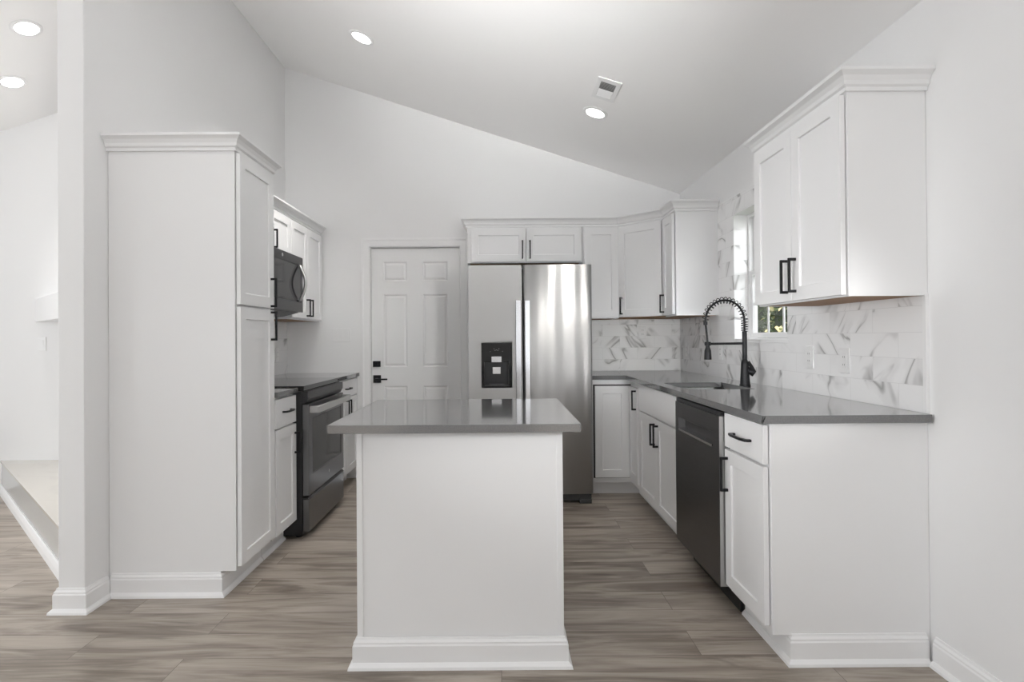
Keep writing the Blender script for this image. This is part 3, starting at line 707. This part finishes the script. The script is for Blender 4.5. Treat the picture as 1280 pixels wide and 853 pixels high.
# right door, gently bowed sheet steel
m = MB(); sec = []; n_ = 28; x0, x1 = sxm + .008, hw
for k in range(n_ + 1):
    t_ = k / n_; xx = x0 + (x1 - x0) * t_
    yy = .004 - .0075 * math.sin(PI * min(1, t_ * 1.05)) ** .8 if 0 < t_ < 1 else .004
    e = min(t_, 1 - t_) * (x1 - x0); yy += .008 * max(0, 1 - e / .02) ** 2
    sec.append((xx, yy))
m.prism(sec + [(x1, .07), (x0, .07)], .075, FH, lambda a, b, t: (a, b, t)); rd = m.build('door', M_STEELW, fr)
for p_ in rd.data.polygons: p_.use_smooth = abs(p_.normal.z) < .5 and p_.normal.y < -.6
for (xa, xb, par, zt_) in ((.122, .162, ld, 1.502), (.188, .228, rd, 1.500)):
    a0 = .47; L_ = zt_ - a0; m = MB()
    m.prism([(0, -.001), (0, .052), (L_, .052), (L_, -.001), (L_ - .035, -.001), (L_ - .035, .034), (.035, .034), (.035, -.001)], xa - fxc, xb - fxc, lambda a, hh, t: (t, -hh, a0 + a)); m.build('handle', M_CHROME, par, .005, 3)
# dispenser
m = MB(); zmid = 1.050
m.cells([dx0 + .001, dx0 + .022, dx1 - .022, dx1 - .001], [dz0 + .001, dz0 + .016, zmid, dz1 - .001], lambda i, j: not (i == 1 and j == 1), -.006, .061, lambda u, v, t: (u, t, v))
dp = m.build('dispenser', M_BGLASS, ld, .003)
m = MB(); m.box(dx0 + .023, dx1 - .023, .050, .060, dz0 + .017, zmid - .001); m.build('niche_back', M_BENAMEL, dp)
xm = (dx0 + dx1) / 2
m = MB(); m.box(xm - .037, xm + .037, -.016, -.0065, zmid - .003, zmid + .040); m.build('button_pad', M_CHROME, dp, .002)
m = MB(); m.prism([(.045, 0), (.020, 0), (.028, .052), (.045, .052)], xm - .030, xm + .030, lambda a, b, t: (t, a, zmid - .090 + b)); m.build('paddle', M_CHROME, dp, .002)
m = MB(); m.box(xm - .055, xm + .055, .004, .046, dz0 + .017, dz0 + .026); m.build('drip_tray', M_DRAWGREY, dp, .002)
m_ind = mat('indicator', (.35, .35, .35), .5)
for k, (px_, pz_) in enumerate(((-.045, 1.125), (-.018, 1.145), (0, 1.138), (.018, 1.145), (.045, 1.127), (-.010, 1.133), (.010, 1.133))):
    m = MB(); m.box(xm + px_ - .003, xm + px_ + .003, -.0066, -.0061, pz_, pz_ + .003); m.build('indicator_mark', m_ind, dp)
m = MB(); m.box(-hw + .02, hw - .10, .03, .06, .018, .070); m.build('kick_grille', M_DRAWGREY, fr, .003)
for sx_ in (-1, 1):
    m = MB(); xx = sx_ * (hw - .055); m.box(xx - .045, xx + .045, .012, .07, .0, .032); m.box(xx - .045, xx + .045, .02, .07, .0325, .072); m.build('foot', M_DRAWGREY, fr, .003)
tag(fr, 'stainless side-by-side fridge with a black water dispenser', 'fridge')

# ------------------------------------------------------------------ island
IX0, IX1, IY0, IY1 = -.5385, .2345, 2.078, 2.765
isl = empty('kitchen_island', ((IX0 + IX1) / 2, (IY0 + IY1) / 2, 0))
ix, iy = (IX0 + IX1) / 2, (IY0 + IY1) / 2
m = MB(); m.box(IX0 + .004 - ix, IX1 - .004 - ix, IY0 + .005 - iy, IY1 - iy, 0, CI - .031); m.build('body', M_CAB, isl)
for a, b in ((IX0, IX0 + .022), (IX1 - .022, IX1)):
    m = MB(); m.box(a - ix, b - ix, IY0 - iy, IY0 + .03 - iy, .10, CI - .031); m.build('corner_strip', M_CAB, isl, .001)
m = MB(); m.sweep([(IX0 - ix, IY1 - iy), (IX0 - ix, IY0 - iy), (IX1 - ix, IY0 - iy), (IX1 - ix, IY1 - iy)], BASE); m.build('base_trim', M_TRIM, isl)
for k in range(2):
    x0_ = IX0 + .01 + k * .382 - ix; m = MB(); shaker(m, -x0_ - .372, -x0_, .13, .86); m.v = [(-x_, -y_ + IY1 - iy, z_) for x_, y_, z_ in m.v]; d_ = m.build('door', M_CAB, isl)
tag(isl, 'white island base with plain front panel and base molding', 'kitchen island')
m = MB(); m.box(-.621, .292, 1.985, 2.822, CI - .03, CI)
def rni(bm):
    es = [e for e in bm.edges if abs(e.verts[0].co.z - e.verts[1].co.z) > .01]
    bmesh.ops.bevel(bm, geom=es, offset=.006, segments=3, affect='EDGES', profile=.5)
tag(m.build('island_countertop', M_QUARTZ, post=rni, bevel=.0015), 'grey quartz slab on top of the white island', 'countertop', 'grey quartz worktops')

# ------------------------------------------------------------------ wall plates
def plate(label, loc, rz, n=1, kind='outlet', group=None, w=None):
    W_ = w or (.072 + .046 * (n - 1)); r = empty('light_switch' if kind == 'switch' else 'power_outlet', loc, rz)
    b = MB(); b.box(-W_ / 2, W_ / 2, -.006, 0, -.058, .058); b.build('cover_plate', M_PLASTIC, r, .0025)
    for k in range(n):
        xo = (k - (n - 1) / 2) * .046
        if kind == 'switch':
            b = MB(); b.prism([(-.0062, -.032), (-.0062, .032), (-.0105, .032), (-.0070, -.032)], xo - .0155, xo + .0155, lambda a, c_, t: (t, a, c_)); b.build('rocker', M_PLASTIC, r)
        else:
            b = MB(); b.box(xo - .0165, xo + .0165, -.0085, -.0062, -.034, .034); s_ = b.build('receptacle', M_PLASTIC, r, .002)
            for zc_ in (-.018, .018):
                for q in (-.006, .006): b = MB(); b.box(xo + q - .001, xo + q + .001, -.0090, -.0086, zc_ - .004, zc_ + .004); b.build('slot', M_GAPSHADE, s_)
    return tag(r, label, 'light switch' if kind == 'switch' else 'outlet', group)
plate('white three-gang rocker switch plate left of the door casing', (-1.392, YB - .0005, 1.262), 0, 3, 'switch')
XT = XR - TT - .001
plate('white outlet in the tile right of the sink window', (XT, 2.845, 1.115), RT, 1, group='outlets in the tile')
plate('white outlet in the tile under the near right wall cabinet', (XT, 2.555, 1.108), RT, 1, group='outlets in the tile')
plate('white outlet in the tile behind the faucet spout', (XT, 3.985, 1.115), RT, 1, group='outlets in the tile')
plate('white outlet in the tile by the back corner of the worktop', (XT, 4.70, 1.115), RT, 1, group='outlets in the tile')
plate('white outlet in the back wall tile under the corner cabinet', (1.262, YB - TT - .001, 1.268), 0, 1, group='outlets in the tile')
plate('white outlet on the left wall above the rear worktop', (XL + TT + .001, 4.66, 1.10), LT, 1)
plate('white switch plate on the living room wall under the mantel', (-3.745, YLIV - .0005, 1.205), 0, 1, 'switch')

# ------------------------------------------------------------------ ceiling lights and vent
SA = math.atan(SL)
def downlight(label, x, y, power):
    z = ceil_z(x); a = SA if x > RX else -SA
    r = empty('recessed_light', (x, y, z - .0005)); r.rotation_euler = (0, a, 0)
    m = MB(); m.lathe([(.066, -.002), (.066, -.006), (.084, -.004), (.088, -.001), (.088, 0), (.066, 0), (.066, -.002)], 40); m.build('trim_ring', M_PLASTIC, r, smooth=True)
    m = MB(); m.lathe([(0, -.0045), (.0655, -.0045), (.0655, -.001), (0, -.001)], 40); m.build('lens', M_LAMP, r)
    d = bpy.data.lights.new('lamp', 'AREA'); d.shape = 'DISK'; d.size = .12; d.energy = power; d.spread = math.radians(75); d.color = (1, .97, .93)
    l = bpy.data.objects.new('lamp', d); COL.objects.link(l); l.parent = r; l.location = (0, 0, -.012)
    return tag(r, label, 'ceiling light', 'round recessed ceiling lights')
downlight('recessed ceiling light left of center on the kitchen slope', -.942, 3.845, 5)
downlight('recessed ceiling light beside the ceiling vent', .682, 3.853, 1.5)
downlight('upper recessed light on the living room ceiling, nearer the partition', -3.081, 3.617, 4)
downlight('lower recessed light on the living room ceiling, near the far wall', -3.547, 4.04, 4)
vx, vy = .688, 3.487
v = empty('ceiling_vent', (vx, vy, ceil_z(vx) - .0005)); v.rotation_euler = (0, SA, 0)
m = MB(); m.cells([-.075, -.048, .048, .075], [-.135, -.095, .095, .135], lambda i, j: not (i == 1 and j == 1), -.008, 0, lambda a, b, t: (a, b, t)); m.build('frame', M_PLASTIC, v, .002)
m = MB(); m.box(-.0475, .0475, -.0945, .0945, -.003, -.001); m.build('backing', M_VENTIN, v)
for k in range(15):
    yk = -.088 + .0125 * k; m = MB(); tl = .006 if k < 8 else -.006
    m.prism([(yk - tl, -.0075), (yk - tl + .0015, -.0075), (yk + tl + .0015, -.0035), (yk + tl, -.0035)], -.0473, .0473, lambda a, b, t: (t, a, b)); m.build('slat', M_PLASTIC, v)
tag(v, 'white rectangular ceiling vent with louvres', 'vent')

# ------------------------------------------------------------------ corner fireplace in the living room
H0, H1 = (-4.08, YLIV - .001), (XLL - .001, 2.632)
nx, ny = .679, .734
hr = empty('fireplace_hearth', (-2.6, 4.0, 0)); off = lambda a, b, t: (a + 2.6, b - 4.0, t)
tri = [H0, H1, (XLL - .001, YLIV - .001)]
m = MB(); m.prism(tri, 0, .235, off); m.build('riser', M_HFACE, hr)
tri2 = [(H0[0] - .01, YLIV - .001), (XLL - .001, H1[1] - .012), (XLL - .001, YLIV - .001)]
m = MB(); m.prism(tri2, .2355, .252, off); m.build('top_slab', M_HTOP, hr)
m = MB(); dH = Vector(H1) - Vector(H0); a_ = Vector(H0) + dH.normalized() * .01; b_ = Vector(H1) - dH.normalized() * .03
m.sweep([tuple(a_), tuple(b_)], [(0, 0), (.024, 0), (.02, .03), (.012, .055), (.006, .062), (0, .062)], off); m.build('base_trim', M_TRIM, hr)
tag(hr, 'raised tiled corner hearth with a white base strip beyond the partition', 'hearth')
def cline(c): # points of a line parallel to the hearth front, on the far wall and on the partition
    return ((c - ny * (YLIV - .001)) / nx, YLIV - .001), (XLL - .001, (c + nx * 2.001) / ny)
P0, P1 = cline(.885)
m = MB(); m.prism([P0, P1, (XLL - .001, YLIV - .001)], .2525, 2.95, lambda a, b, t: (a, b, t)); 
struct(m.build('wall_chimney', M_WALL), 'white corner chimney breast above the hearth')
Q0, Q1 = cline(.752)
m = MB(); m.prism([Q0, Q1, (P1[0], P1[1] - .001), (P0[0] - .001, P0[1])], 1.385, 1.575, lambda a, b, t: (a, b, t))
tag(m.build('mantel_shelf', M_TRIM, bevel=.003), 'white boxed mantel shelf across the corner chimney', 'mantel')

# ------------------------------------------------------------------ outside the sink window
m = MB(); m.box(XR + .3, 14, -2, 16, -.5, -.4); struct(m.build('lawn', M_GRASS))
random.seed(5)
def shrub(label, x, y, h, r, nl, mt, yellow=.0):
    t = empty('garden_shrub', (x, y, -.4))
    b = MB(); b.tube([(0, 0, 0), (.03, .02, h * .4), (-.02, 0, h * .9)], [.05, .04, .01], 8); b.build('stem', M_BARK, t)
    b = MB(); b.lathe([(0, h * .04)] + [(r * .80 * math.sin(PI * (.12 + .8 * k / 10)) ** .6 * (1 if k % 2 else .93), h * (.05 + .90 * k / 10)) for k in range(11)] + [(0, h * .96)], 14); b.build('shade_core', M_LEAFSHADE, t)  # solid core added, its dark colour standing in for interior shade
    def leaves(n, m_, nm, rr0):
        b = MB()
        for _ in range(n):
            z = random.uniform(.05, 1); rr = r * math.sin(PI * (.12 + .8 * z)) ** .6 * random.uniform(rr0, 1); a = random.uniform(0, 2 * PI)
            p = Vector((rr * math.cos(a), rr * math.sin(a), z * h)); L_ = random.uniform(.05, .11); w_ = L_ * .38
            M = Matrix.Rotation(random.uniform(0, 2 * PI), 3, 'Z') @ Matrix.Rotation(random.uniform(-1.3, 1.0), 3, 'X') @ Matrix.Rotation(random.uniform(-.6, .6), 3, 'Y')
            b.add([p + M @ Vector(q) for q in ((0, 0, 0), (w_, L_ * .5, .012), (0, L_, 0), (-w_, L_ * .5, .012))], [(0, 1, 2), (0, 2, 3)])
        o = b.build(nm, m_, t); o['kind'] = 'stuff'; return o
    leaves(nl, mt, 'foliage', .5)
    if yellow: leaves(int(nl * yellow), M_LEAFSUN, 'sunlit_foliage', .9)  # outer leaves carrying the painted sunlight
    return tag(t, label, 'shrub')
shrub('dark green shrub outside the left panes of the sink window', 3.3, 7.8, 3.0, .60, 3000, M_LEAF)
shrub('green shrub with painted sunlit yellow leaves outside the right panes of the sink window', 3.5, 6.3, 3.0, .45, 2400, M_LEAF, .22)
shrub('broad dark shrub farther out behind the sunlit shrub', 5.0, 9.7, 3.6, 1.5, 6000, M_LEAF)
